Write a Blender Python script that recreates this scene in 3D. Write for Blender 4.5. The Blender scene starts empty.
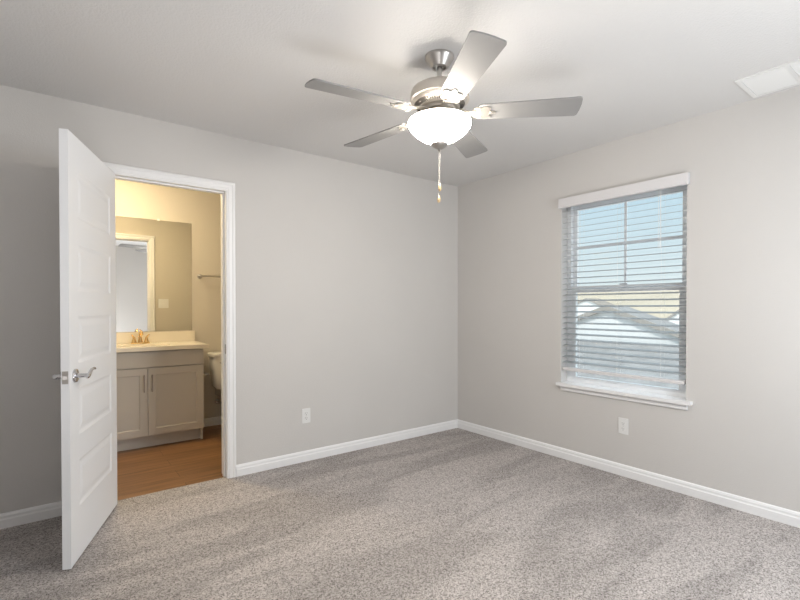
import bpy, bmesh, math, random
from mathutils import Vector, Matrix
random.seed(4)
PI = math.pi
S = bpy.context.scene
COL = S.collection
H, D, W, EYE = 2.44, 3.345, 3.305, 1.22      # ceiling height, far wall, window wall, camera height
XL, YN = -0.62, -0.72                        # wall behind the camera to the left, wall behind the camera

# ------------------------------------------------------------ camera
cd = bpy.data.cameras.new('camera'); cam = bpy.data.objects.new('camera', cd); COL.objects.link(cam)
cam.location = (0, 0, EYE)
cam.rotation_euler = (math.radians(90 - 0.646), 0, math.radians(-37.50))
cd.sensor_width = 36; cd.lens = 460.18 / 800 * 36; cd.shift_y = 12.5 / 800; cd.clip_start = .02; cd.clip_end = 900
S.camera = cam

# ------------------------------------------------------------ exposure, sky, sun, added fill lights
S.view_settings.view_transform = 'Standard'; S.view_settings.look = 'None'
S.view_settings.exposure = 0.22; S.view_settings.gamma = 1.0; S.view_settings.use_curve_mapping = False
w = bpy.data.worlds.new('sky'); S.world = w; w.use_nodes = True
nt = w.node_tree; nt.nodes.clear()
tc = nt.nodes.new('ShaderNodeTexCoord'); sp = nt.nodes.new('ShaderNodeSeparateXYZ'); cr = nt.nodes.new('ShaderNodeValToRGB')
bg = nt.nodes.new('ShaderNodeBackground'); wo = nt.nodes.new('ShaderNodeOutputWorld')
nt.links.new(tc.outputs['Generated'], sp.inputs[0]); nt.links.new(sp.outputs['Z'], cr.inputs[0])
nt.links.new(cr.outputs[0], bg.inputs[0]); nt.links.new(bg.outputs[0], wo.inputs[0])
cr.color_ramp.elements[0].position = 0.0; cr.color_ramp.elements[0].color = (.80, .87, .87, 1)
cr.color_ramp.elements[1].position = 0.9; cr.color_ramp.elements[1].color = (1.9, 2.1, 2.3, 1)
e = cr.color_ramp.elements.new(.26); e.color = (.50, .69, .82, 1)
bg.inputs[1].default_value = 1.0

def lamp(name, kind, loc, rot, energy, color, **k):
    l = bpy.data.lights.new(name, kind); l.energy = energy; l.color = color
    for a, v in k.items(): setattr(l, a, v)
    o = bpy.data.objects.new(name, l); COL.objects.link(o); o.location = loc; o.rotation_euler = rot
    return o
lamp('sun', 'SUN', (0, 0, 12), Vector((.55, .35, -.75)).to_track_quat('-Z', 'Y').to_euler(), 2.3, (1, .96, .90), angle=.01)
# added fill light, set just inside the made-up window behind the camera
lamp('rear_fill', 'AREA', (2.22, YN + .03, 1.25), (math.radians(72), 0, 0), 34, (.90, .95, 1.0), shape='RECTANGLE', size=.95, size_y=1.3)

# added fill aimed up at the ceiling from floor level, no real source
lamp('ceiling_fill', 'AREA', (.42, .05, .05), (math.radians(180), 0, 0), 27, (.98, .98, 1.0), shape='RECTANGLE', size=1.7, size_y=1.1, spread=math.radians(160))

# ------------------------------------------------------------ materials
def mat(name, col, rough=.6, metal=0, emit=None, es=0, bump=None, vary=None, spec=None, coords='Object'):
    m = bpy.data.materials.new(name); m.use_nodes = True
    n = m.node_tree; b = n.nodes['Principled BSDF']
    b.inputs['Base Color'].default_value = (*col, 1); b.inputs['Roughness'].default_value = rough; b.inputs['Metallic'].default_value = metal
    if spec is not None: b.inputs['Specular IOR Level'].default_value = spec
    if emit: b.inputs['Emission Color'].default_value = (*emit, 1); b.inputs['Emission Strength'].default_value = es
    t = n.nodes.new('ShaderNodeTexCoord')
    if bump:
        sc, st, dist = bump
        z = n.nodes.new('ShaderNodeTexNoise'); z.inputs['Scale'].default_value = sc; z.inputs['Detail'].default_value = 3
        bp = n.nodes.new('ShaderNodeBump'); bp.inputs['Strength'].default_value = st; bp.inputs['Distance'].default_value = dist
        n.links.new(t.outputs[coords], z.inputs['Vector']); n.links.new(z.outputs['Fac'], bp.inputs['Height']); n.links.new(bp.outputs[0], b.inputs['Normal'])
    if vary:
        sc, amt = vary
        z = n.nodes.new('ShaderNodeTexNoise'); z.inputs['Scale'].default_value = sc; z.inputs['Detail'].default_value = 4
        r = n.nodes.new('ShaderNodeMapRange'); r.inputs['From Min'].default_value = .3; r.inputs['From Max'].default_value = .7
        r.inputs['To Min'].default_value = 1 - amt; r.inputs['To Max'].default_value = 1 + amt
        h = n.nodes.new('ShaderNodeHueSaturation'); h.inputs['Color'].default_value = (*col, 1)
        n.links.new(t.outputs[coords], z.inputs['Vector']); n.links.new(z.outputs['Fac'], r.inputs[0]); n.links.new(r.outputs[0], h.inputs['Value']); n.links.new(h.outputs[0], b.inputs['Base Color'])
    return m
M = {}
M['wall'] = mat('greige_wall_paint', (.625, .607, .588), .75, bump=(150, .25, .004), vary=(2, .012))
M['bath_wall'] = mat('bathroom_wall_paint', (.61, .57, .50), .7, bump=(150, .25, .004))
M['ceiling'] = mat('ceiling_paint', (.69, .68, .67), .85, bump=(110, .4, .005))
M['trim'] = mat('white_trim_paint', (.86, .86, .865), .4)
M['door'] = mat('white_door_paint', (.85, .86, .88), .45, bump=(60, .05, .001))
M['vinyl'] = mat('white_vinyl', (.87, .89, .91), .4)
M['slat'] = mat('shade_toned_slat', (.37, .39, .405), .45)  # white slats and head rail darkened, backlit shade put into the colour
M['vent_shade'] = mat('duct_shade_grey', (.22, .22, .22), .8)
M['valance'] = mat('off_white_valance', (.72, .71, .72), .5)
M['cord'] = mat('white_cord', (.8, .8, .78), .8)
M['nickel'] = mat('brushed_nickel', (.50, .48, .46), .32, .95, bump=(300, .05, .001))
M['fan_metal'] = mat('satin_nickel', (.60, .56, .51), .38, .75)
M['chrome'] = mat('polished_chrome', (.62, .62, .64), .14, 1)
M['blade'] = mat('silver_grey_blade', (.27, .265, .26), .55, vary=(6, .04))
M['dark'] = mat('dark_slot', (.05, .045, .04), .8)
M['plate'] = mat('white_plastic', (.80, .80, .79), .35)
M['pull'] = mat('dark_nickel_pull', (.27, .24, .225), .4, .5)
M['gold'] = mat('champagne_gold', (.83, .60, .30), .22, 1)
M['vanity'] = mat('greige_cabinet_paint', (.53, .505, .47), .5)
M['counter'] = mat('cream_cultured_marble', (.80, .745, .64), .22, vary=(5, .02))
M['porcelain'] = mat('white_porcelain', (.82, .81, .78), .12)
M['mirror'] = mat('mirror_silver', (.93, .94, .92), .01, 1)
M['wood_fob'] = mat('maple_pull', (.62, .45, .25), .45)
M['bulb'] = mat('lit_bulb', (1, .9, .75), .5, emit=(1, .85, .65), es=8)
M['bowl'] = mat('lit_frosted_glass', (.9, .88, .82), .35, emit=(1, .92, .81), es=60)
M['bath_glow'] = mat('lit_bathroom_glass', (.9, .88, .8), .4, emit=(1, .80, .49), es=85)
M['stucco'] = mat('white_stucco', (.80, .80, .79), .9)
M['shingle'] = mat('grey_shingle', (.24, .235, .23), .9, vary=(1.5, .15))
M['shingle_brown'] = mat('brown_shingle', (.26, .23, .20), .9, vary=(1.5, .15))
M['fascia'] = mat('taupe_fascia', (.36, .33, .30), .8)
M['concrete'] = mat('pale_concrete', (.50, .48, .45), .9, vary=(.4, .05))
M['dirt'] = mat('dry_tan_grass', (.42, .36, .27), .95, vary=(.05, .10))
M['house_glass'] = mat('dark_window_glass', (.10, .13, .16), .1)

def glass_mat():
    m = bpy.data.materials.new('clear_window_glass'); m.use_nodes = True; n = m.node_tree; n.nodes.clear()
    o = n.nodes.new('ShaderNodeOutputMaterial'); t = n.nodes.new('ShaderNodeBsdfTransparent'); g = n.nodes.new('ShaderNodeBsdfGlossy')
    g.inputs['Roughness'].default_value = .02; t.inputs[0].default_value = (.95, .97, .97, 1)
    f = n.nodes.new('ShaderNodeMixShader'); f.inputs[0].default_value = .05
    n.links.new(t.outputs[0], f.inputs[1]); n.links.new(g.outputs[0], f.inputs[2]); n.links.new(f.outputs[0], o.inputs[0]); return m
M['glass'] = glass_mat()

def carpet_mat():
    m = bpy.data.materials.new('greige_cut_pile_carpet'); m.use_nodes = True; n = m.node_tree; b = n.nodes['Principled BSDF']
    b.inputs['Roughness'].default_value = .95; b.inputs['Specular IOR Level'].default_value = .1
    N = n.nodes.new; L = n.links.new
    t = N('ShaderNodeTexCoord')
    vo = N('ShaderNodeTexVoronoi'); vo.inputs['Scale'].default_value = 200; L(t.outputs['Object'], vo.inputs['Vector'])
    sx_ = N('ShaderNodeSeparateColor'); L(vo.outputs['Color'], sx_.inputs[0])
    fine = N('ShaderNodeTexNoise'); fine.inputs['Scale'].default_value = 60; fine.inputs['Detail'].default_value = 6; fine.inputs['Roughness'].default_value = .8
    L(t.outputs['Object'], fine.inputs['Vector'])
    sp = N('ShaderNodeMixRGB'); sp.inputs[0].default_value = .45; L(sx_.outputs[0], sp.inputs[1]); L(fine.outputs['Fac'], sp.inputs[2])
    r = N('ShaderNodeValToRGB'); L(sp.outputs[0], r.inputs[0]); cr = r.color_ramp
    cr.elements[0].position = .22; cr.elements[0].color = (.17, .155, .147, 1)
    cr.elements[1].position = .78; cr.elements[1].color = (.59, .55, .535, 1)
    e = cr.elements.new(.40); e.color = (.345, .318, .304, 1)
    # vacuum nap: broad wedges running across the room toward the window wall
    mp = N('ShaderNodeMapping'); mp.inputs['Rotation'].default_value = (0, 0, math.radians(9)); mp.inputs['Scale'].default_value = (.55, 2.6, 1)
    L(t.outputs['Object'], mp.inputs[0])
    nn = N('ShaderNodeTexNoise'); nn.inputs['Scale'].default_value = 1.25; nn.inputs['Detail'].default_value = 2.5; nn.inputs['Distortion'].default_value = .9
    L(mp.outputs[0], nn.inputs['Vector'])
    mr = N('ShaderNodeMapRange'); mr.inputs['From Min'].default_value = .42; mr.inputs['From Max'].default_value = .58
    mr.inputs['To Min'].default_value = .93; mr.inputs['To Max'].default_value = 1.16; L(nn.outputs['Fac'], mr.inputs[0])
    hs = N('ShaderNodeHueSaturation'); L(r.outputs[0], hs.inputs['Color']); L(mr.outputs[0], hs.inputs['Value']); L(hs.outputs[0], b.inputs['Base Color'])
    bp = N('ShaderNodeBump'); bp.inputs['Strength'].default_value = .7; bp.inputs['Distance'].default_value = .005
    L(sp.outputs[0], bp.inputs['Height']); L(bp.outputs[0], b.inputs['Normal']); return m
M['carpet'] = carpet_mat()

def plank_mat():
    m = bpy.data.materials.new('brown_vinyl_plank'); m.use_nodes = True; n = m.node_tree; b = n.nodes['Principled BSDF']
    b.inputs['Roughness'].default_value = .38; N = n.nodes.new; L = n.links.new
    t = N('ShaderNodeTexCoord'); br = N('ShaderNodeTexBrick')
    br.inputs['Color1'].default_value = (.30, .155, .068, 1); br.inputs['Color2'].default_value = (.20, .10, .043, 1); br.inputs['Mortar'].default_value = (.06, .03, .015, 1)
    br.inputs['Scale'].default_value = 1; br.inputs['Brick Width'].default_value = 1.2; br.inputs['Row Height'].default_value = .15
    br.inputs['Mortar Size'].default_value = .0015; br.inputs['Bias'].default_value = 0; br.offset = .37
    L(t.outputs['Object'], br.inputs['Vector'])
    mp = N('ShaderNodeMapping'); mp.inputs['Scale'].default_value = (1.6, 26, 1); L(t.outputs['Object'], mp.inputs[0])
    z = N('ShaderNodeTexNoise'); z.inputs['Scale'].default_value = 1.5; z.inputs['Detail'].default_value = 5; L(mp.outputs[0], z.inputs['Vector'])
    r = N('ShaderNodeMapRange'); r.inputs['From Min'].default_value = .3; r.inputs['From Max'].default_value = .7; r.inputs['To Min'].default_value = .65; r.inputs['To Max'].default_value = 1.3
    L(z.outputs['Fac'], r.inputs[0]); h = N('ShaderNodeHueSaturation'); L(br.outputs['Color'], h.inputs['Color']); L(r.outputs[0], h.inputs['Value']); L(h.outputs[0], b.inputs['Base Color']); return m
M['plank'] = plank_mat()

# ------------------------------------------------------------ mesh helpers
def box(bm, x0, y0, z0, x1, y1, z1, bev=0, mtx=None):
    vs = [bm.verts.new(p) for p in ((x0,y0,z0),(x1,y0,z0),(x1,y1,z0),(x0,y1,z0),(x0,y0,z1),(x1,y0,z1),(x1,y1,z1),(x0,y1,z1))]
    fs = [bm.faces.new([vs[i] for i in f]) for f in ((0,3,2,1),(4,5,6,7),(0,1,5,4),(1,2,6,5),(2,3,7,6),(3,0,4,7))]
    if bev:
        es = list({e for f in fs for e in f.edges})
        g = bmesh.ops.bevel(bm, geom=es, offset=bev, segments=2, affect='EDGES', profile=.5)
        vs = list({v for v in g['verts']} | {v for v in vs if v.is_valid})
    if mtx is not None:
        for v in vs: v.co = mtx @ v.co
def lathe(bm, prof, seg=32, c=(0,0,0), mtx=None, sx=1, sy=1):
    rings = []
    for r, z in prof:
        if r < 1e-6: ring = [bm.verts.new((c[0], c[1], c[2] + z))]
        else: ring = [bm.verts.new((c[0] + r*sx*math.cos(2*PI*i/seg), c[1] + r*sy*math.sin(2*PI*i/seg), c[2] + z)) for i in range(seg)]
        rings.append(ring)
    for a, b in zip(rings, rings[1:]):
        for i in range(seg):
            j = (i + 1) % seg
            if len(a) == 1 and len(b) == 1: continue
            if len(a) == 1: bm.faces.new((a[0], b[i], b[j]))
            elif len(b) == 1: bm.faces.new((a[i], a[j], b[0]))
            else: bm.faces.new((a[i], a[j], b[j], b[i]))
    if mtx is not None:
        for ring in rings:
            for v in ring: v.co = mtx @ v.co
def tube(bm, pts, rad, seg=12):
    pts = [Vector(p) for p in pts]; n = len(pts)
    rads = rad if isinstance(rad, (list, tuple)) else [rad]*n
    rings = []; prev = None
    for i, p in enumerate(pts):
        t = (pts[min(i+1, n-1)] - pts[max(i-1, 0)]).normalized()
        if prev is None: a = t.orthogonal().normalized()
        else: a = (prev - t*prev.dot(t)).normalized()
        prev = a; b = t.cross(a)
        rings.append([bm.verts.new(p + (a*math.cos(2*PI*k/seg) + b*math.sin(2*PI*k/seg))*rads[i]) for k in range(seg)])
    for r0, r1 in zip(rings, rings[1:]):
        for k in range(seg): bm.faces.new((r0[k], r0[(k+1) % seg], r1[(k+1) % seg], r1[k]))
    bm.faces.new(rings[0][::-1]); bm.faces.new(rings[-1])
def prism(bm, pts2, a, b, mtx=None):          # outline in XY extruded from z=a to z=b
    lo = [bm.verts.new((x, y, a)) for x, y in pts2]; hi = [bm.verts.new((x, y, b)) for x, y in pts2]; n = len(lo)
    bm.faces.new(lo[::-1]); bm.faces.new(hi)
    for i in range(n): bm.faces.new((lo[i], lo[(i+1) % n], hi[(i+1) % n], hi[i]))
    if mtx is not None:
        for v in lo + hi: v.co = mtx @ v.co
def sweep(bm, prof, p0, p1, up=Vector((0,0,1)), out=None, m0=0, m1=0):
    """profile (o, u) pairs swept from p0 to p1; o along `out`, u along `up`; m0/m1 mitre factors on o and u"""
    p0, p1 = Vector(p0), Vector(p1); d = (p1 - p0).normalized()
    def ring(p, m, s): return [bm.verts.new(p + out*o + up*u + d*s*(m(o, u) if m else 0)) for o, u in prof]
    r0 = ring(p0, m0, 1); r1 = ring(p1, m1, -1); n = len(prof)
    for i in range(n): bm.faces.new((r0[i], r0[(i+1) % n], r1[(i+1) % n], r1[i]))
    bm.faces.new(r0[::-1]); bm.faces.new(r1)
def panel_face(bm, o, u, v, nrm, w, h, panels, prof):
    """flat face w x h at o spanned by u, v, with stacked panels [(x0, x1, z0, z1)] cut by rings of (inset, depth)"""
    o, u, v, nrm = map(Vector, (o, u, v, nrm))
    P = lambda x, z, d=0: bm.verts.new(o + u*x + v*z + nrm*d)
    def quad(x0, z0, x1, z1): bm.faces.new([P(x0, z0), P(x1, z0), P(x1, z1), P(x0, z1)])
    x0, x1 = panels[0][0], panels[0][1]
    quad(0, 0, x0, h); quad(x1, 0, w, h); z = 0
    for a, b, c, d in panels:
        quad(x0, z, x1, c); z = d
        prev = [P(a, c), P(b, c), P(b, d), P(a, d)]
        for ins, dep in prof:
            cur = [P(a+ins, c+ins, dep), P(b-ins, c+ins, dep), P(b-ins, d-ins, dep), P(a+ins, d-ins, dep)]
            for i in range(4): bm.faces.new((prev[i], prev[(i+1) % 4], cur[(i+1) % 4], cur[i]))
            prev = cur
        bm.faces.new(prev)
    quad(x0, z, x1, h)

def obj(name, bm, m, parent=None, smooth=False, loc=None, **props):
    bmesh.ops.remove_doubles(bm, verts=bm.verts, dist=1e-6)
    bmesh.ops.recalc_face_normals(bm, faces=bm.faces)
    me = bpy.data.meshes.new(name); bm.to_mesh(me); bm.free()
    o = bpy.data.objects.new(name, me); COL.objects.link(o)
    me.materials.append(M[m] if isinstance(m, str) else m)
    if smooth:
        for p in me.polygons: p.use_smooth = True
        try: me.set_sharp_from_angle(angle=math.radians(38))
        except Exception: pass
    if parent is not None: o.parent = parent
    if loc is not None: o.location = loc
    for k, v in props.items(): o[k] = v
    return o
def thing(name, label, cat, loc=(0,0,0), rz=0, group=None):
    o = bpy.data.objects.new(name, None); COL.objects.link(o); o.location = loc; o.rotation_euler = (0, 0, rz)
    o.empty_display_size = .1; o['label'] = label; o['category'] = cat
    if group: o['group'] = group
    return o
def B(*boxes, bev=0, mtx=None):
    bm = bmesh.new()
    for b in boxes: box(bm, *b, bev=bev, mtx=mtx)
    return bm
def struct(name, bm, m, parent=None, **k):
    o = obj(name, bm, m, parent, **k)
    if parent is None: o['kind'] = 'structure'
    return o

# ------------------------------------------------------------ room shell
T = .12                                       # partition thickness
OX0, OX1, OZ = .285, 1.011, 2.045             # bedroom-bathroom doorway
WY0, WY1, WZ0, WZ1 = 1.243, 2.163, .612, 2.075   # window opening in the right wall
BB = 4.96                                     # bathroom back wall
BL, BR = .17, 2.05                            # bathroom side walls
struct('floor', B((XL - T, YN - T, -.12, W + .16, D + .035, 0)), 'carpet', label='greige carpet with vacuum marks')
struct('floor_bathroom', B((XL - T, D + .0352, -.12, W + .16, BB + T, -.004)), 'plank', label='brown wood plank flooring')
struct('ceiling', B((XL - T, YN - T, H, W + .16, BB + T, H + .12)), 'ceiling')
struct('wall_back', B((XL - T, D, -.1, OX0 - .016, D + T, H), (OX1 + .016, D, -.1, W + .16, D + T, H), (OX0 - .016, D, OZ + .016, OX1 + .016, D + T, H)), 'wall')
struct('wall_right', B((W, YN - T, -.1, W + .16, WY0, H), (W, WY1, -.1, W + .16, D, H), (W, WY0, -.1, W + .16, WY1, WZ0 - .03), (W, WY0, WZ1, W + .16, WY1, H)), 'wall')
struct('wall_left', B((XL - T, YN - T, -.1, XL, D, H)), 'wall')
NX0, NX1, NZ0, NZ1 = 1.72, 2.74, .72, 2.08    # made-up window opening behind the camera, for the rear fill
struct('wall_front', B((XL, YN - T, -.1, NX0, YN, H), (NX1, YN - T, -.1, W, YN, H), (NX0, YN - T, -.1, NX1, YN, NZ0), (NX0, YN - T, NZ1, NX1, YN, H)), 'wall')
struct('wall_bathroom_back', B((BL - T, BB, -.1, BR + T, BB + T, H)), 'bath_wall')
struct('wall_bathroom_left', B((BL - T, D + T, -.1, BL, BB, H)), 'bath_wall')
struct('wall_bathroom_right', B((BR, D + T, -.1, BR + T, BB, H)), 'bath_wall')
# thin painted lining on the bathroom side of the shared partition
struct('wall_bathroom_front', B((BL, D + T, 0, OX0 - .016, D + T + .004, H), (OX1 + .016, D + T, 0, BR, D + T + .004, H), (OX0 - .016, D + T, OZ + .016, OX1 + .016, D + T + .004, H)), 'bath_wall')

# baseboards (stepped profile)
BP = [(0, 0), (.014, 0), (.014, .048), (.010, .056), (.010, .068), (.006, .078), (.0, .083)]
def baseboard(name, p0, p1, out, m0=None, m1=None):
    bm = bmesh.new(); sweep(bm, BP, p0, p1, out=Vector(out), m0=m0, m1=m1); struct(name, bm, 'trim')
mi = lambda o, u: o
baseboard('baseboard_back_right', (OX1 + .064, D - .0002, 0), (W, D - .0002, 0), (0, -1, 0), None, mi)
baseboard('baseboard_back_left', (XL, D - .0002, 0), (OX0 - .064, D - .0002, 0), (0, -1, 0), mi, None)
baseboard('baseboard_right', (W - .0002, YN, 0), (W - .0002, D, 0), (-1, 0, 0), mi, mi)
baseboard('baseboard_left', (XL + .0002, YN, 0), (XL + .0002, D, 0), (1, 0, 0), mi, mi)
baseboard('baseboard_front', (XL, YN + .0002, 0), (W, YN + .0002, 0), (0, 1, 0), mi, mi)
baseboard('baseboard_bathroom_back', (1.16, BB - .0002, -.004), (BR, BB - .0002, -.004), (0, -1, 0), None, mi)
baseboard('baseboard_bathroom_right', (BR - .0002, D + T + .004, -.004), (BR - .0002, BB, -.004), (-1, 0, 0), mi, mi)

# door casing and jamb: trim_1 (moulded casing on both faces) and trim_2 (jamb)
CP = [(0, 0), (0, .057), (.009, .057), (.016, .050), (.016, .040), (.011, .034), (.011, .014), (.007, .006), (.007, 0)]  # (out, across)
def casing(name, y, sgn):
    bm = bmesh.new(); out = Vector((0, sgn, 0)); r = .006
    sweep(bm, [(o, u) for o, u in CP], (OX0 - r, y, 0), (OX0 - r, y, OZ + r), up=Vector((-1, 0, 0)), out=out, m1=lambda o, u: -u)
    sweep(bm, [(o, u) for o, u in CP], (OX1 + r, y, 0), (OX1 + r, y, OZ + r), up=Vector((1, 0, 0)), out=out, m1=lambda o, u: -u)
    sweep(bm, [(o, u) for o, u in CP], (OX0 - r, y, OZ + r), (OX1 + r, y, OZ + r), up=Vector((0, 0, 1)), out=out, m0=lambda o, u: -u, m1=lambda o, u: -u)
    return struct(name, bm, 'trim')
casing('trim_1', D - .0002, -1)
casing('trim_2', D + T + .0042, 1)
jm = struct('trim_3', B((OX0 - .0155, D, 0, OX0, D + T + .004, OZ), (OX1, D, 0, OX1 + .0155, D + T + .004, OZ), (OX0 - .0155, D, OZ, OX1 + .0155, D + T + .004, OZ + .0155)), 'trim')
obj('door_stop', B((OX0 + .0001, D + .04, 0, OX0 + .010, D + .072, OZ - .0101), (OX1 - .010, D + .04, 0, OX1 - .0001, D + .072, OZ - .0101), (OX0 + .0001, D + .04, OZ - .010, OX1 - .0001, D + .072, OZ - .0001)), 'trim', jm)
bm = B((OX1 - .0016, D + .008, .888, OX1 - .0001, D + .034, .955), bev=.0006); obj('strike_plate', bm, 'nickel', jm, label='nickel strike plate')

# ------------------------------------------------------------ door leaf (hinged at the left jamb, swung into the bedroom)
DW, DH, DT = .741, 2.029, .035
door = bpy.data.objects.new('door_1', None); COL.objects.link(door)
door['kind'] = 'structure'; door['label'] = 'white five-panel interior door standing open'
door.location = (OX0 + .010, D - .020, .008); door.rotation_euler = (0, 0, math.radians(-110.2))
x0 = .006; y0, y1 = .012, .012 + DT          # local: x along leaf, y1 = visible (bathroom) face
bm = bmesh.new()
pans = [(.112, DW - .112, .265 + .347*k - .016, .265 + .347*k + .209) for k in range(5)]
prof = [(.005, -.0022), (.014, -.005), (.024, -.005), (.048, -.0012)]
panel_face(bm, (x0, y1, 0), (1, 0, 0), (0, 0, 1), (0, 1, 0), DW, DH, pans, prof)
panel_face(bm, (x0, y0, 0), (1, 0, 0), (0, 0, 1), (0, -1, 0), DW, DH, pans, prof)
def q(*ps): bm.faces.new([bm.verts.new(p) for p in ps])
X1 = x0 + DW
q((x0,y0,0),(x0,y1,0),(x0,y1,DH),(x0,y0,DH)); q((X1,y0,0),(X1,y1,0),(X1,y1,DH),(X1,y0,DH))
q((x0,y0,0),(X1,y0,0),(X1,y1,0),(x0,y1,0)); q((x0,y0,DH),(X1,y0,DH),(X1,y1,DH),(x0,y1,DH))
obj('door_leaf', bm, 'door', door)
hz, hx = .888, X1 - .062
for sgn, yy in ((1, y1), (-1, y0)):
    bm = bmesh.new(); R = Matrix.Translation((hx, yy, hz)) @ Matrix.Rotation(-sgn*PI/2, 4, 'X')
    lathe(bm, [(0, 0), (.033, 0), (.033, .004), (.030, .009), (.020, .012), (.0, .012)], 32, mtx=R)
    hd = obj('door_handle', bm, 'chrome', door, smooth=True, label='polished chrome lever handle')
    bm = bmesh.new()
    tube(bm, [(hx, yy + sgn*.010, hz), (hx, yy + (.050 if sgn > 0 else -.042), hz)], [.012, .0105], 16)
    obj('spindle_neck', bm, 'chrome', hd, smooth=True)
    bm = bmesh.new()
    pts = []; rr = []
    for i in range(15):
        t = i/14; pts.append((hx + .008 - t*.118, yy + sgn*((.052 if sgn > 0 else .043) - .006*math.sin(PI*t)), hz + .010*math.sin(t*PI*1.9) * -1 + .010*t*t*1.6)); rr.append(.0105 - .0045*t)
    tube(bm, pts, rr, 12)
    obj('lever', bm, 'chrome', hd, smooth=True)
obj('latch_plate', B((X1 - .0005, y0 + .005, hz - .029, X1 + .0015, y1 - .005, hz + .029), bev=.0005), 'nickel', door, label='nickel latch plate on the door edge')
bm = bmesh.new(); prism(bm, [(0, -.007), (.011, -.007), (.004, .008), (0, .008)], hz - .008, hz + .008, Matrix.Translation((X1 + .001, (y0 + y1)/2, 0)))
obj('latch_bolt', bm, 'nickel', door)
for z in (.18, 1.0, 1.82):
    bm = bmesh.new(); tube(bm, [(0, 0, z - .045), (0, 0, z + .045)], .0055, 12)
    box(bm, .003, .0095, z - .044, .04, .0115, z + .044)
    obj('hinge', bm, 'nickel', door, smooth=True)

# ------------------------------------------------------------ window_1 (right wall)
win = bpy.data.objects.new('window_1', None); COL.objects.link(win); win['kind'] = 'structure'
win['label'] = 'white vinyl single-hung window in the right wall'
fx0, fx1 = W + .085, W + .155
def ringb(x0, x1, ya, yb, za, zb, t, bev=.002):
    return B((x0, ya, za, x1, ya + t, zb), (x0, yb - t, za, x1, yb, zb), (x0, ya + t, za, x1, yb - t, za + t), (x0, ya + t, zb - t, x1, yb - t, zb))
obj('window_frame', ringb(fx0, fx1, WY0 + .001, WY1 - .001, WZ0, WZ1 - .001, .034), 'vinyl', win)
MR0, MR1 = 1.338, 1.388
s = obj('sash', ringb(fx0 + .030, fx0 + .058, WY0 + .036, WY1 - .036, MR0 + .01, WZ1 - .036, .034), 'vinyl', win)
obj('pane', B((fx0 + .042, WY0 + .071, MR0 + .045, fx0 + .046, WY1 - .071, WZ1 - .071)), 'glass', s)
ym = (WY0 + WY1)/2; zm = 1.702
obj('muntin', B((fx0 + .034, ym - .009, MR0 + .045, fx0 + .0415, ym + .009, WZ1 - .071)), 'vinyl', s)
obj('muntin', B((fx0 + .034, WY0 + .071, zm - .009, fx0 + .0413, ym - .0091, zm + .009), (fx0 + .034, ym + .0091, zm - .009, fx0 + .0413, WY1 - .071, zm + .009)), 'vinyl', s)
bm = B((fx0 + .002, WY0 + .036, WZ0 + .035, fx0 + .028, WY0 + .076, MR1), (fx0 + .002, WY1 - .076, WZ0 + .035, fx0 + .028, WY1 - .036, MR1),
       (fx0 + .002, WY0 + .076, WZ0 + .035, fx0 + .028, WY1 - .076, WZ0 + .050), (fx0 + .002, WY0 + .076, MR0, fx0 + .028, WY1 - .076, MR1))
s = obj('sash', bm, 'vinyl', win)
obj('pane', B((fx0 + .014, WY0 + .077, WZ0 + .051, fx0 + .018, WY1 - .077, MR0 - .001)), 'glass', s)
obj('sash_lock', B((fx0 + .004, ym - .03, MR1, fx0 + .024, ym + .03, MR1 + .012), bev=.003), 'vinyl', s)
# stool and apron
bm = bmesh.new()
prism(bm, [(W - .042, WY0 - .042), (W - .042, WY1 + .020), (W - .0005, WY1 + .020), (W - .0005, WY1 - .001), (fx0 - .001, WY1 - .001), (fx0 - .001, WY0 + .001), (W - .0005, WY0 + .001), (W - .0005, WY0 - .042)], WZ0 - .022, WZ0)
for f in bm.faces: pass
obj('window_sill', bm, 'trim', win)
bm = bmesh.new(); sweep(bm, [(0, 0), (.010, 0), (.014, .006), (.014, .022), (.022, .034), (.022, .040), (0, .040)], (W - .0005, WY0 - .012, WZ0 - .0625), (W - .0005, WY1 - .006, WZ0 - .0625), out=Vector((-1, 0, 0)))
obj('apron', bm, 'trim', win)

# ------------------------------------------------------------ blind
bl = thing('window_blind', 'white horizontal slat blind lowered in the window and tilted open', 'blind', (W, ym, WZ1))
def rel(bm, o):                               # shift world-built mesh into its thing's frame
    for v in bm.verts: v.co -= Vector(o)
    return bm
bo = (W, ym, WZ1)
bm = bmesh.new()
prism(bm, [(0, 0), (.010, 0), (.010, -.062), (.014, -.066), (.014, -.074), (.004, -.078), (0, -.078)], WY0 - .016, WY1 + .008)
# outline x=out, y=up, extruded along y: map (x, y, z) -> world
for v in bm.verts: x, y, z = v.co; v.co = Vector((W - .022 - x, z, 2.089 + y))
box(bm, W - .022, WY1 + .000, 2.02, W - .0005, WY1 + .008, 2.089); box(bm, W - .022, WY0 - .016, 2.02, W - .0005, WY0 - .008, 2.089)
obj('valance', rel(bm, bo), 'valance', bl)
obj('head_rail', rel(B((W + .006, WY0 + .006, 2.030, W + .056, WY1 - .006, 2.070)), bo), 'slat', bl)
NS = 28; ztop, zbot = 1.992, .782; sx = W + .030
slat_me = None
tilt = math.radians(12)
bm = bmesh.new()
cross = []
for i in range(7):
    t = -1 + 2*i/6; cross.append((t*.025, .0012*(1 - t*t)))
lo = [(x, z - .0018) for x, z in cross][::-1]
ring = cross + lo
r0 = [bm.verts.new((x, WY0 + .010 - ym, z)) for x, z in ring]; r1 = [bm.verts.new((x, WY1 - .010 - ym, z)) for x, z in ring]
for i in range(len(ring)): bm.faces.new((r0[i], r0[(i+1) % len(ring)], r1[(i+1) % len(ring)], r1[i]))
bm.faces.new(r0[::-1]); bm.faces.new(r1)
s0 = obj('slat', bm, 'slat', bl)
s0.rotation_euler = (0, -tilt, 0)
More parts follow.
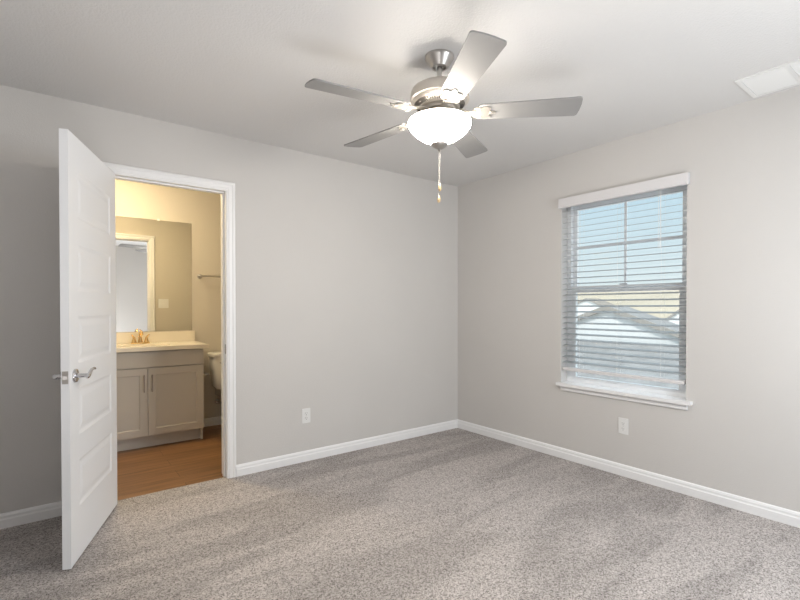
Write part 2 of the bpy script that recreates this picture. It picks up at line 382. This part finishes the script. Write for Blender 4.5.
for i in range(NS):
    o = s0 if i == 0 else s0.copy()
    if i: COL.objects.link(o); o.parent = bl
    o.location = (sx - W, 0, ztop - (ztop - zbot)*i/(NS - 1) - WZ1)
obj('bottom_rail', rel(B((sx - .026, WY0 + .010, .710, sx + .026, WY1 - .010, .738), bev=.005), bo), 'valance', bl)
for y in (1.40, ym, 2.00):
    bm = B((sx - .0275, y - .0005, .738, sx - .0264, y + .0005, 2.03), (sx + .0264, y - .0005, .738, sx + .0275, y + .0005, 2.03))
    obj('ladder_cord', rel(bm, bo), 'cord', bl)
bm = bmesh.new(); tube(bm, [(W - .004, 1.405, 2.03), (W - .004, 1.405, 1.62)], .0022, 8); tube(bm, [(W - .004, 1.418, 2.03), (W - .004, 1.418, 1.62)], .0012, 6)
obj('tilt_cord', rel(bm, bo), 'cord', bl)

# unseen window behind the camera, added to go with the rear fill light
w2 = bpy.data.objects.new('added_window', None); COL.objects.link(w2); w2['kind'] = 'structure'
y = YN - .07; t = .04
obj('window_frame', B((NX0 + .001, y - .04, NZ0, NX0 + t, y + .02, NZ1), (NX1 - t, y - .04, NZ0, NX1 - .001, y + .02, NZ1), (NX0 + t, y - .04, NZ0, NX1 - t, y + .02, NZ0 + t), (NX0 + t, y - .04, NZ1 - t, NX1 - t, y + .02, NZ1), (NX0 + t, y - .03, 1.38, NX1 - t, y + .01, 1.42)), 'vinyl', w2)
obj('pane', B((NX0 + t, y - .012, NZ0 + t, NX1 - t, y - .008, 1.38), (NX0 + t, y - .012, 1.42, NX1 - t, y - .008, NZ1 - t)), 'glass', w2)

# ------------------------------------------------------------ ceiling fan
FX, FY = 1.526, 1.672
fan = thing('ceiling_fan', 'brushed nickel ceiling fan with five grey blades and a lit glass bowl', 'ceiling fan', (FX, FY, H))
def L(name, prof, m, parent=fan, seg=40, smooth=True, **k):
    bm = bmesh.new(); lathe(bm, [(r, z - H) for r, z in prof], seg); return obj(name, bm, m, parent, smooth, **k)
L('canopy', [(0, 2.4395), (.071, 2.4395), (.071, 2.431), (.068, 2.426), (.040, 2.386), (.032, 2.386), (.031, 2.400), (.0, 2.400)], 'nickel')
bm = bmesh.new(); tube(bm, [(0, 0, 2.39 - H), (0, 0, 2.298 - H)], .0125, 20); tube(bm, [(0, 0, 2.338 - H), (0, 0, 2.298 - H)], .018, 20)
obj('downrod', bm, 'nickel', fan, True)
L('motor_housing', [(0, 2.300), (.065, 2.299), (.110, 2.292), (.132, 2.278), (.140, 2.262), (.141, 2.238), (.144, 2.233), (.144, 2.226), (.136, 2.222), (0, 2.222)], 'fan_metal')
vp = L('vent_plate', [(0, 2.2218), (.134, 2.2218), (.128, 2.211), (.094, 2.194), (.090, 2.190), (0, 2.190)], 'fan_metal')
bm = bmesh.new()
for k in range(60):
    mt = Matrix.Rotation(2*PI*k/60, 4, 'Z') @ Matrix.Translation((.111, 0, 2.2010 - H)) @ Matrix.Rotation(-math.radians(25), 4, 'Y')
    box(bm, -.013, -.0018, -.001, .013, .0018, .0012, mtx=mt)
obj('vent_slots', bm, 'dark', vp)
L('flywheel', [(0, 2.1898), (.078, 2.1898), (.080, 2.184), (.078, 2.174), (0, 2.174)], 'fan_metal')
ang0 = math.radians(170.9)
def outline_blade():
    pts = []; xs0, xs1 = .185, .660
    w0, w1 = .056, .070; rc = .016
    def half(x): return w0 + (w1 - w0)*(x - xs0)/(xs1 - xs0)
    rt = .022
    for a in range(0, 91, 15): pts.append((xs0 + rt - rt*math.cos(math.radians(a)), -(w0 - rt) - rt*math.sin(math.radians(a))))
    for a in range(0, 91, 15): pts.append((xs1 - rc - .004 + (rc)*math.sin(math.radians(a)), -(w1 - rc) - rc*math.cos(math.radians(a))))
    pts.append((xs1, -.02)); pts.append((xs1, .02))
    top = [(x, -y) for x, y in pts[:-2]][::-1]
    return pts + top
for k in range(5):
    a = ang0 + k*2*PI/5
    R = Matrix.Rotation(a, 4, 'Z')
    P = R @ Matrix.Translation((0, 0, 2.160 - H)) @ Matrix.Rotation(math.radians(-11), 4, 'X')
    bm = bmesh.new(); prism(bm, outline_blade(), 0, .0065, P)
    obj('blade', bm, 'blade', fan)
    # blade iron: arm from the flywheel that drops, then a scalloped plate under the blade
    bm = bmesh.new()
    arm = [(.060, .012, 2.180), (.095, .015, 2.178), (.125, .016, 2.170), (.150, .020, 2.162), (.172, .030, 2.1575)]
    rows = []
    for x, hw, z in arm:
        rows.append([bm.verts.new(R @ Vector((x, -hw, z - H))), bm.verts.new(R @ Vector((x, hw, z - H))), bm.verts.new(R @ Vector((x, hw, z - H - .006))), bm.verts.new(R @ Vector((x, -hw, z - H - .006)))])
    for r_, s_ in zip(rows, rows[1:]):
        for i in range(4): bm.faces.new((r_[i], r_[(i+1) % 4], s_[(i+1) % 4], s_[i]))
    bm.faces.new(rows[0]); bm.faces.new(rows[-1])
    out = []
    for x, hw in [(.160, .020), (.168, .036), (.180, .044), (.192, .040), (.200, .036), (.212, .044), (.226, .047), (.240, .040), (.246, .030), (.240, .020), (.250, .010), (.268, .006)]: out.append((x, hw))
    pl = [(x, -hh) for x, hh in out] + [(x, hh) for x, hh in out[::-1]]
    prism(bm, pl, -.0055, -.0005, P)
    for (x, yy) in ((.195, -.026), (.195, .026), (.245, 0)):
        lathe(bm, [(0, -.009), (.004, -.0085), (.0055, -.006), (.0055, -.005)], 10, mtx=P @ Matrix.Translation((x, yy, 0)))
    obj('blade_iron', bm, 'fan_metal', fan)
L('switch_housing', [(0, 2.1738), (.052, 2.1738), (.056, 2.168), (.056, 2.1402), (.050, 2.1402), (0, 2.1402)], 'fan_metal')
L('fitter_plate', [(0, 2.1400), (.060, 2.1400), (.100, 2.1375), (.134, 2.1335), (.144, 2.1300), (.143, 2.1280), (0, 2.1280)], 'fan_metal')
bowl = L('lamp_bowl', [(.0, 2.1275), (.146, 2.1275), (.152, 2.123), (.1535, 2.114), (.150, 2.100), (.139, 2.084), (.121, 2.066), (.096, 2.048), (.070, 2.034), (.045, 2.0245), (.0, 2.020)], 'bowl', label='glowing frosted glass bowl')
fin = L('finial', [(0, 2.0225), (.030, 2.022), (.041, 2.020), (.042, 2.015), (.034, 2.004), (.018, 1.994), (.008, 1.990), (.008, 1.985), (.004, 1.981), (0, 1.980)], 'nickel', seg=24)
def chain(dx, dy, z1, fob):
    bm = bmesh.new(); z = 1.982
    tube(bm, [(dx, dy, z - H), (dx, dy, z1 - H)], .0012, 6)
    zz = z
    while zz > z1 + .004:
        lathe(bm, [(0, -.0022), (.0022, 0), (0, .0022)], 6, c=(dx, dy, zz - H)); zz -= .0065
    c = obj('pull_chain', bm, 'nickel', fan)
    bm = bmesh.new()
    lathe(bm, [(0, .012), (.003, .010), (.0065, 0), (.0085, -.012), (.007, -.020), (.003, -.024), (0, -.0245)], 14, c=(dx, dy, z1 - H))
    obj('pull_fob', bm, fob, c, True, label='small wooden pull fob')
chain(.0016, -.0012, 1.812, 'wood_fob'); chain(-.0020, .0015, 1.756, 'wood_fob')

# ------------------------------------------------------------ ceiling register
vt = thing('ceiling_vent', 'white louvred ceiling vent beside the window wall', 'vent', (3.10, .66, H))
vx, vy0, vy1 = .158, -.212, .22
z1 = -.0005; z0 = -.008; fr = .022; bm = bmesh.new()
for b in ((-vx, vy0, z0, -vx + fr, vy1, z1), (vx - fr, vy0, z0, vx, vy1, z1), (-vx + fr, vy0, z0, vx - fr, vy0 + fr, z1), (-vx + fr, vy1 - fr, z0, vx - fr, vy1, z1), (-vx + fr, -.008, z0, vx - fr, .012, z1)): box(bm, *b)
obj('vent_frame', bm, 'plate', vt)
for a, b in ((vy0 + fr, -.008), (.012, vy1 - fr)):
    bm = bmesh.new(); n = 16
    for i in range(n):
        x = -vx + fr + (2*vx - 2*fr)*(i + .5)/n
        box(bm, -.0066, a + .001, -.0006, .0066, b - .001, .0008, mtx=Matrix.Translation((x, 0, -.0052)) @ Matrix.Rotation(math.radians(16), 4, 'Y'))
    lb = obj('louvre_bank', bm, 'plate', vt)
    obj('duct_shade_sheet', B((-vx + fr, a + .0005, -.0022, vx - fr, b - .0005, -.0008)), 'vent_shade', lb)  # dark sheet painted in for the shade seen between the louvres

# ------------------------------------------------------------ outlets
def outlet(label, loc, rz, group=None):
    t = thing('wall_outlet', label, 'outlet', loc, rz)
    obj('cover_plate', B((-.036, -.006, -.058, .036, -.0004, .058), bev=.002), 'plate', t)     # faces -y
    for dz in (-.0195, .0195):
        bm = bmesh.new(); pts = [(.0165*math.cos(a)*1.0, max(-.013, min(.013, .0172*math.sin(a)))) for a in [2*PI*i/24 for i in range(24)]]
        prism(bm, pts, 0, .0016, Matrix.Translation((0, -.006, dz)) @ Matrix.Rotation(PI/2, 4, 'X'))
        r = obj('receptacle', bm, 'plate', t)
        obj('slots', B((-.0075, -.0082, dz - .001, -.0055, -.0076, dz + .008), (.0055, -.0082, dz - .001, .0075, -.0076, dz + .007), (-.002, -.0082, dz - .010, .002, -.0076, dz - .006)), 'dark', r, label='dark slots')
    bm = bmesh.new(); lathe(bm, [(0, .0012), (.0025, .001), (.003, 0)], 12, mtx=Matrix.Translation((0, -.006, 0)) @ Matrix.Rotation(PI/2, 4, 'X'))
    obj('screw', bm, 'nickel', t)
outlet('white wall outlet low on the wall to the right of the open doorway', (1.626, D, .360), 0)
outlet('white wall outlet low on the wall beneath the window', (W, 1.650, .361), -PI/2)

# ------------------------------------------------------------ bathroom vanity
VX0, VX1, VF, VZ = .225, 1.145, 4.462, .845
van = thing('vanity_cabinet', 'greige two-door bathroom vanity cabinet against the back wall', 'cabinet', (.685, 4.7, -.004))
vo = (.685, 4.7, -.004)
obj('carcass', rel(B((VX0, VF + .020, .105, VX1, BB - .016, .70), (VX0, VF + .020, .7001, VX1, VF + .034, VZ), (VX0, VF + .0341, .7001, VX0 + .018, BB - .016, VZ), (VX1 - .018, VF + .0341, .7001, VX1, BB - .016, VZ), (VX0, VF + .095, -.003, VX1, BB - .016, .104)), vo), 'vanity', van)
obj('toe_kick', rel(B((VX0, VF + .080, -.0035, VX1 - .02, VF + .094, .104)), vo), 'vanity', van)
obj('side_foot', rel(B((VX1 - .019, VF + .045, -.0035, VX1, VF + .094, .104)), vo), 'vanity', van)
obj('false_drawer_front', rel(B((VX0 + .003, VF, .703, VX1 - .003, VF + .019, .838), bev=.0015), vo), 'vanity', van)
for xa, xb, hxp in ((VX0 + .003, .6835, .655), (.6875, VX1 - .003, .716)):
    bm = bmesh.new(); w_, h_ = xb - xa, .583
    panel_face(bm, (xa, VF, .112), (1, 0, 0), (0, 0, 1), (0, -1, 0), w_, h_, [(.058, w_ - .058, .058, h_ - .058)], [(.001, -.006), (.007, -.009)])
    # depth is along -normal, so flip sign by building with outward -y: rings sink toward +y
    vs = [(xa, VF, .112), (xb, VF, .112), (xb, VF + .019, .112), (xa, VF + .019, .112)]
    def q2(*ps): bm.faces.new([bm.verts.new(p) for p in ps])
    z_, Z_ = .112, .112 + h_; Y_, y_ = VF + .019, VF
    q2((xa,y_,z_),(xa,Y_,z_),(xa,Y_,Z_),(xa,y_,Z_)); q2((xb,y_,z_),(xb,Y_,z_),(xb,Y_,Z_),(xb,y_,Z_))
    q2((xa,y_,z_),(xb,y_,z_),(xb,Y_,z_),(xa,Y_,z_)); q2((xa,y_,Z_),(xb,y_,Z_),(xb,Y_,Z_),(xa,Y_,Z_)); q2((xa,Y_,z_),(xb,Y_,z_),(xb,Y_,Z_),(xa,Y_,Z_))
    d = obj('cabinet_door', rel(bm, vo), 'vanity', van)
    bm = bmesh.new(); box(bm, hxp - .005, VF - .032, .492, hxp + .005, VF - .024, .642, bev=.002)
    for z in (.512, .622): tube(bm, [(hxp, VF - .026, z), (hxp, VF + .001, z)], .004, 10)
    obj('handle', rel(bm, vo), 'pull', d, label='dark nickel bar pull')

# countertop with basin cut as an oval and integrated backsplash
ct = thing('vanity_countertop', 'cream marble countertop with backsplash on the vanity', 'countertop', (.685, 4.7, VZ))
co = (.685, 4.7, VZ)
bm = bmesh.new(); CX0, CX1, CY0, CY1, CT = BL + .002, 1.185, VF - .028, BB - .002, .881
n = 48; ex, ey, ra, rb = .69, 4.66, .215, .150
inner = [bm.verts.new((ex + ra*math.cos(2*PI*i/n), ey + rb*math.sin(2*PI*i/n), CT)) for i in range(n)]
def edgept(a):
    c, s = math.cos(a), math.sin(a); t = min(((CX1 - ex) if c > 0 else (CX0 - ex))/c if abs(c) > 1e-9 else 9, ((CY1 - ey) if s > 0 else (CY0 - ey))/s if abs(s) > 1e-9 else 9)
    return (ex + c*t, ey + s*t, CT)
angs = [2*PI*i/n for i in range(n)]
outer = [bm.verts.new(edgept(a)) for a in angs]
for i in range(n):
    j = (i + 1) % n
    a, b = outer[i].co, outer[j].co
    if abs(a.x - b.x) > 1e-6 and abs(a.y - b.y) > 1e-6:
        c = bm.verts.new((CX1 if a.x > ex else CX0, CY1 if a.y > ey else CY0, CT)); bm.faces.new((inner[i], outer[i], c, outer[j], inner[j]))
    else: bm.faces.new((inner[i], outer[i], outer[j], inner[j]))
prev = inner
for k in range(1, 7):
    f = math.cos(k/7*PI/2); dz = -.13*math.sin(k/7*PI/2)
    cur = [bm.verts.new((ex + ra*f*math.cos(a), ey + rb*f*math.sin(a), CT + dz)) for a in angs]
    for i in range(n): bm.faces.new((prev[i], prev[(i+1) % n], cur[(i+1) % n], cur[i]))
    prev = cur
bm.faces.new(prev)
for (xa, ya), (xb, yb) in (((CX0, CY0), (CX1, CY0)), ((CX1, CY0), (CX1, CY1)), ((CX1, CY1), (CX0, CY1)), ((CX0, CY1), (CX0, CY0))):
    bm.faces.new([bm.verts.new(p) for p in ((xa, ya, CT), (xb, yb, CT), (xb, yb, VZ + .001), (xa, ya, VZ + .001))])
obj('counter_slab', rel(bm, co), 'counter', ct)
obj('backsplash', rel(B((CX0, BB - .022, CT + .0005, CX1, BB - .002, .985), bev=.002), co), 'counter', ct)

# faucet
fa = thing('bathroom_faucet', 'small gold-toned two-handle faucet on the cream countertop', 'faucet', (.688, 4.865, CT))
bm = bmesh.new(); pts = [(.078*math.cos(a) if abs(math.cos(a)) > .0 else 0, .026*math.sin(a)) for a in [2*PI*i/32 for i in range(32)]]
prism(bm, pts, .0005, .014); obj('base_plate', bm, 'gold', fa)
bm = bmesh.new(); lathe(bm, [(0, .0145), (.020, .0145), (.016, .04), (.012, .075), (.012, .10), (0, .104)], 20)
tube(bm, [(0, 0, .085), (0, -.02, .108), (0, -.05, .118), (0, -.085, .108), (0, -.105, .088)], [.012, .012, .011, .010, .009], 14)
obj('spout', bm, 'gold', fa, True)
for s in (-1, 1):
    bm = bmesh.new(); lathe(bm, [(0, .0145), (.021, .0145), (.017, .032), (.011, .052), (.012, .060), (0, .064)], 20, c=(s*.051, 0, 0))
    tube(bm, [(s*.051, 0, .058), (s*.060, -.005, .070), (s*.072, -.012, .088)], [.008, .007, .005], 10)
    obj('faucet_handle', bm, 'gold', fa, True)
bm = bmesh.new(); tube(bm, [(0, .014, .014), (0, .014, .125)], .003, 8); lathe(bm, [(0, .135), (.006, .13), (.005, .122), (0, .12)], 10, c=(0, .014, 0))
obj('lift_rod', bm, 'gold', fa, True)

# mirror
mr = thing('wall_mirror', 'frameless rectangular mirror on the wall above the vanity', 'mirror', (.68, BB, .99))
obj('mirror_glass', B((-.455, -.007, .0, .478, -.001, 1.072)), 'mirror', mr)
obj('mirror_clip', B((.17, -.010, 1.066, .19, -.0072, 1.084), bev=.001), 'plate', mr)
obj('mirror_clip', B((-.31, -.010, 1.066, -.29, -.0072, 1.084), bev=.001), 'plate', mr)

# towel bar
tb = thing('towel_bar', 'brushed nickel towel bar on the wall right of the mirror', 'towel bar', (1.235, BB, 1.535))
for x in (0, .60):
    bm = bmesh.new(); lathe(bm, [(0, 0), (.024, 0), (.024, .006), (.012, .012), (.010, .060), (.013, .066), (.013, .08), (0, .084)], 20, mtx=Matrix.Translation((x, -.0005, 0)) @ Matrix.Rotation(PI/2, 4, 'X'))
    obj('bar_post', bm, 'nickel', tb, True)
bm = bmesh.new(); tube(bm, [(.013, -.072, 0), (.587, -.072, 0)], .008, 14); obj('bar', bm, 'nickel', tb, True)

# toilet
to = thing('toilet', 'white toilet beside the vanity, tank against the back wall', 'toilet', (1.520, BB - .03, -.004))
def loft(bm, secs, seg=36, e=2.6):
    rings = []
    for cx, cy, z, a, b in secs:
        r = []
        for i in range(seg):
            t = 2*PI*i/seg; c, s = math.cos(t), math.sin(t)
            r.append(bm.verts.new((cx + a*math.copysign(abs(c)**(2/e), c), cy + b*math.copysign(abs(s)**(2/e), s), z)))
        rings.append(r)
    for r0, r1 in zip(rings, rings[1:]):
        for i in range(seg): bm.faces.new((r0[i], r0[(i+1) % seg], r1[(i+1) % seg], r1[i]))
    bm.faces.new(rings[0][::-1]); bm.faces.new(rings[-1])
bm = bmesh.new(); loft(bm, [(0, -.10, .400, .170, .070), (0, -.10, .43, .195, .085), (0, -.10, .55, .210, .093), (0, -.10, .725, .222, .097)], e=6); obj('tank', bm, 'porcelain', to, True)
bm = bmesh.new(); loft(bm, [(0, -.103, .7255, .228, .103), (0, -.103, .732, .236, .106), (0, -.103, .756, .236, .106), (0, -.103, .766, .226, .098)], e=6); obj('tank_lid', bm, 'porcelain', to, True)
bm = bmesh.new(); loft(bm, [(0, -.36, .002, .115, .20), (0, -.36, .05, .105, .19), (0, -.37, .18, .105, .20), (0, -.40, .28, .15, .25), (0, -.42, .36, .178, .275), (0, -.42, .392, .182, .28)], e=2.3)
box(bm, -.085, -.20, .30, .085, -.02, .395, bev=.01); obj('bowl', bm, 'porcelain', to, True)
bm = bmesh.new(); loft(bm, [(0, -.435, .3925, .180, .262), (0, -.435, .404, .184, .266), (0, -.435, .410, .182, .262)], e=2.3); obj('seat', bm, 'porcelain', to, True)
bm = bmesh.new(); loft(bm, [(0, -.435, .4105, .180, .260), (0, -.435, .424, .182, .262), (0, -.435, .432, .160, .235)], e=2.3); obj('seat_lid', bm, 'porcelain', to, True)
bm = bmesh.new(); tube(bm, [(-.15, -.194, .67), (-.15, -.215, .67), (-.10, -.220, .662)], .006, 10); obj('flush_lever', bm, 'chrome', to, True)
bm = bmesh.new(); tube(bm, [(-.165, -.09, .402), (-.165, -.075, .34), (-.112, -.068, .31), (-.112, -.060, .274)], .005, 10); obj('supply_line', bm, 'nickel', to, True)
sv = thing('shutoff_valve', 'small chrome water valve on the wall beside the toilet', 'valve', (1.405, BB, .240))
bm = bmesh.new(); R = Matrix.Rotation(PI/2, 4, 'X'); lathe(bm, [(0, .0005), (.028, .0005), (.026, .006), (.008, .008), (.008, .07), (0, .07)], 20, mtx=R); obj('valve_body', bm, 'chrome', sv, True)
bm = bmesh.new(); lathe(bm, [(0, .0705), (.018, .0705), (.020, .078), (.018, .088), (0, .09)], 20, mtx=R, sx=1, sy=.6); obj('valve_knob', bm, 'chrome', sv, True)

# toilet paper holder
RX = Matrix.Rotation(PI/2, 4, 'Y'); bm = bmesh.new()
for y in (-.062, .062):
    lathe(bm, [(0, .0), (.020, .0), (.019, .006), (.009, .012), (.008, .055), (.011, .060), (.011, .072), (0, .074)], 18, mtx=Matrix.Translation((VX1, 4.63 + y, .585)) @ RX)
tube(bm, [(VX1 + .064, 4.579, .585), (VX1 + .064, 4.681, .585)], .008, 12)
obj('toilet_paper_holder', rel(bm, vo), 'nickel', van, True, label='empty nickel toilet paper holder')

# light switch seen in the mirror
sw = thing('light_switch', 'white double light switch reflected in the mirror beside the doorway', 'light switch', (1.170, D + T + .0045, 1.268))
obj('cover_plate', B((-.058, 0, -.057, .058, .006, .057), bev=.002), 'plate', sw)
for x in (-.023, .023): obj('rocker', B((x - .0165, .0062, -.033, x + .0165, .009, .033), bev=.001), 'plate', sw)

# bathroom ceiling light
cl = thing('bathroom_ceiling_light', 'round warm glass light on the bathroom ceiling', 'light', (.50, 4.30, H))
bm = bmesh.new(); lathe(bm, [(0, -.0005), (.15, -.0005), (.15, -.018), (.146, -.022), (0, -.022)], 36); obj('light_base', bm, 'nickel', cl, True)
bm = bmesh.new(); lathe(bm, [(0, -.0225), (.138, -.0225), (.134, -.04), (.11, -.062), (.06, -.078), (0, -.083)], 36); obj('glass_dome', bm, 'bath_glow', cl, True)

# ------------------------------------------------------------ outside
struct('ground', B((W + .8, -120, -3.3, 260, 220, -3.0)), 'concrete')
bm = bmesh.new()
nx, ny = 14, 40; grid = []
for i in range(nx + 1):
    row = []
    for j in range(ny + 1):
        x = 66 + 260*i/nx; y = -160 + 460*j/ny
        z = -3.2 + 12*(1 - math.exp(-i*.5)) + .7*math.sin(j*.5 + i*.7)*min(1, i)
        row.append(bm.verts.new((x, y, z)))
    grid.append(row)
for i in range(nx):
    for j in range(ny): bm.faces.new((grid[i][j], grid[i+1][j], grid[i+1][j+1], grid[i][j+1]))
struct('hill', bm, 'dirt', label='dry tan hillside')

def house(label, cx, cy, hw, depth, zap, pitch, wallm='stucco', roofm='shingle', group=None):
    """gable end faces the bedroom (-x); cy = ridge line y, hw = half width, zap = apex height"""
    t = thing('neighbour_house', label, 'house', (cx, cy, -3.0))
    ze = zap - hw*pitch; b = 3.0
    bm = bmesh.new(); prism(bm, [(-hw, 0), (hw, 0), (hw, ze + b), (0, zap + b), (-hw, ze + b)], 0, depth)
    for v in bm.verts: x, y_, z = v.co; v.co = Vector((z, x, y_))
    obj('wall', bm, wallm, t)
    for s in (-1, 1):
        ov = .45; c = math.sqrt(1 + pitch*pitch)
        pts = [(0, zap + b + .02), (s*(hw + ov), zap + b + .02 - (hw + ov)*pitch), (s*(hw + ov), zap + b + .20 - (hw + ov)*pitch), (0, zap + b + .20)]
        bm = bmesh.new(); prism(bm, pts, -.15, depth + .4)
        for v in bm.verts: x, y_, z = v.co; v.co = Vector((z, x, y_))
        obj('roof_slope', bm, roofm, t)
        bm = bmesh.new(); pts = [(0, zap + b - .02), (s*(hw + ov), zap + b - .02 - (hw + ov)*pitch), (s*(hw + ov), zap + b + .22 - (hw + ov)*pitch), (0, zap + b + .22)]
        prism(bm, pts, -.21, -.16)
        for v in bm.verts: x, y_, z = v.co; v.co = Vector((z, x, y_))
        obj('fascia_board', bm, 'fascia', t)
    return t, b
t, b = house('white gabled house seen through the blind, nearest the window', 22, 11.8, 3.9, 1.4, 1.10, .36)
obj('window', B((-.06, -.9, .6, -.005, .9, 1.7)), 'house_glass', t)
# lower porch roof in front of it
bm = bmesh.new(); prism(bm, [(-5.5, 1.25), (-5.5, 1.10), (-.5, 2.40), (-.5, 2.55)], -7.5, 5.5)
for v in bm.verts: x, y_, z = v.co; v.co = Vector((x, z, y_))
obj('porch_roof', bm, 'shingle', t, label='low grey shingle roof')
obj('porch_wall', B((-5.0, -7.2, 0, -4.8, 5.2, 1.16)), 'stucco', t)
house('distant brown-roofed house beyond the white gable, left in the window', 60, 35.2, 5.0, 3, 2.3, .42, roofm='shingle_brown')
house('white gabled house at the right edge of the window view', 50, 16.6, 4.0, 5, 2.9, .75)
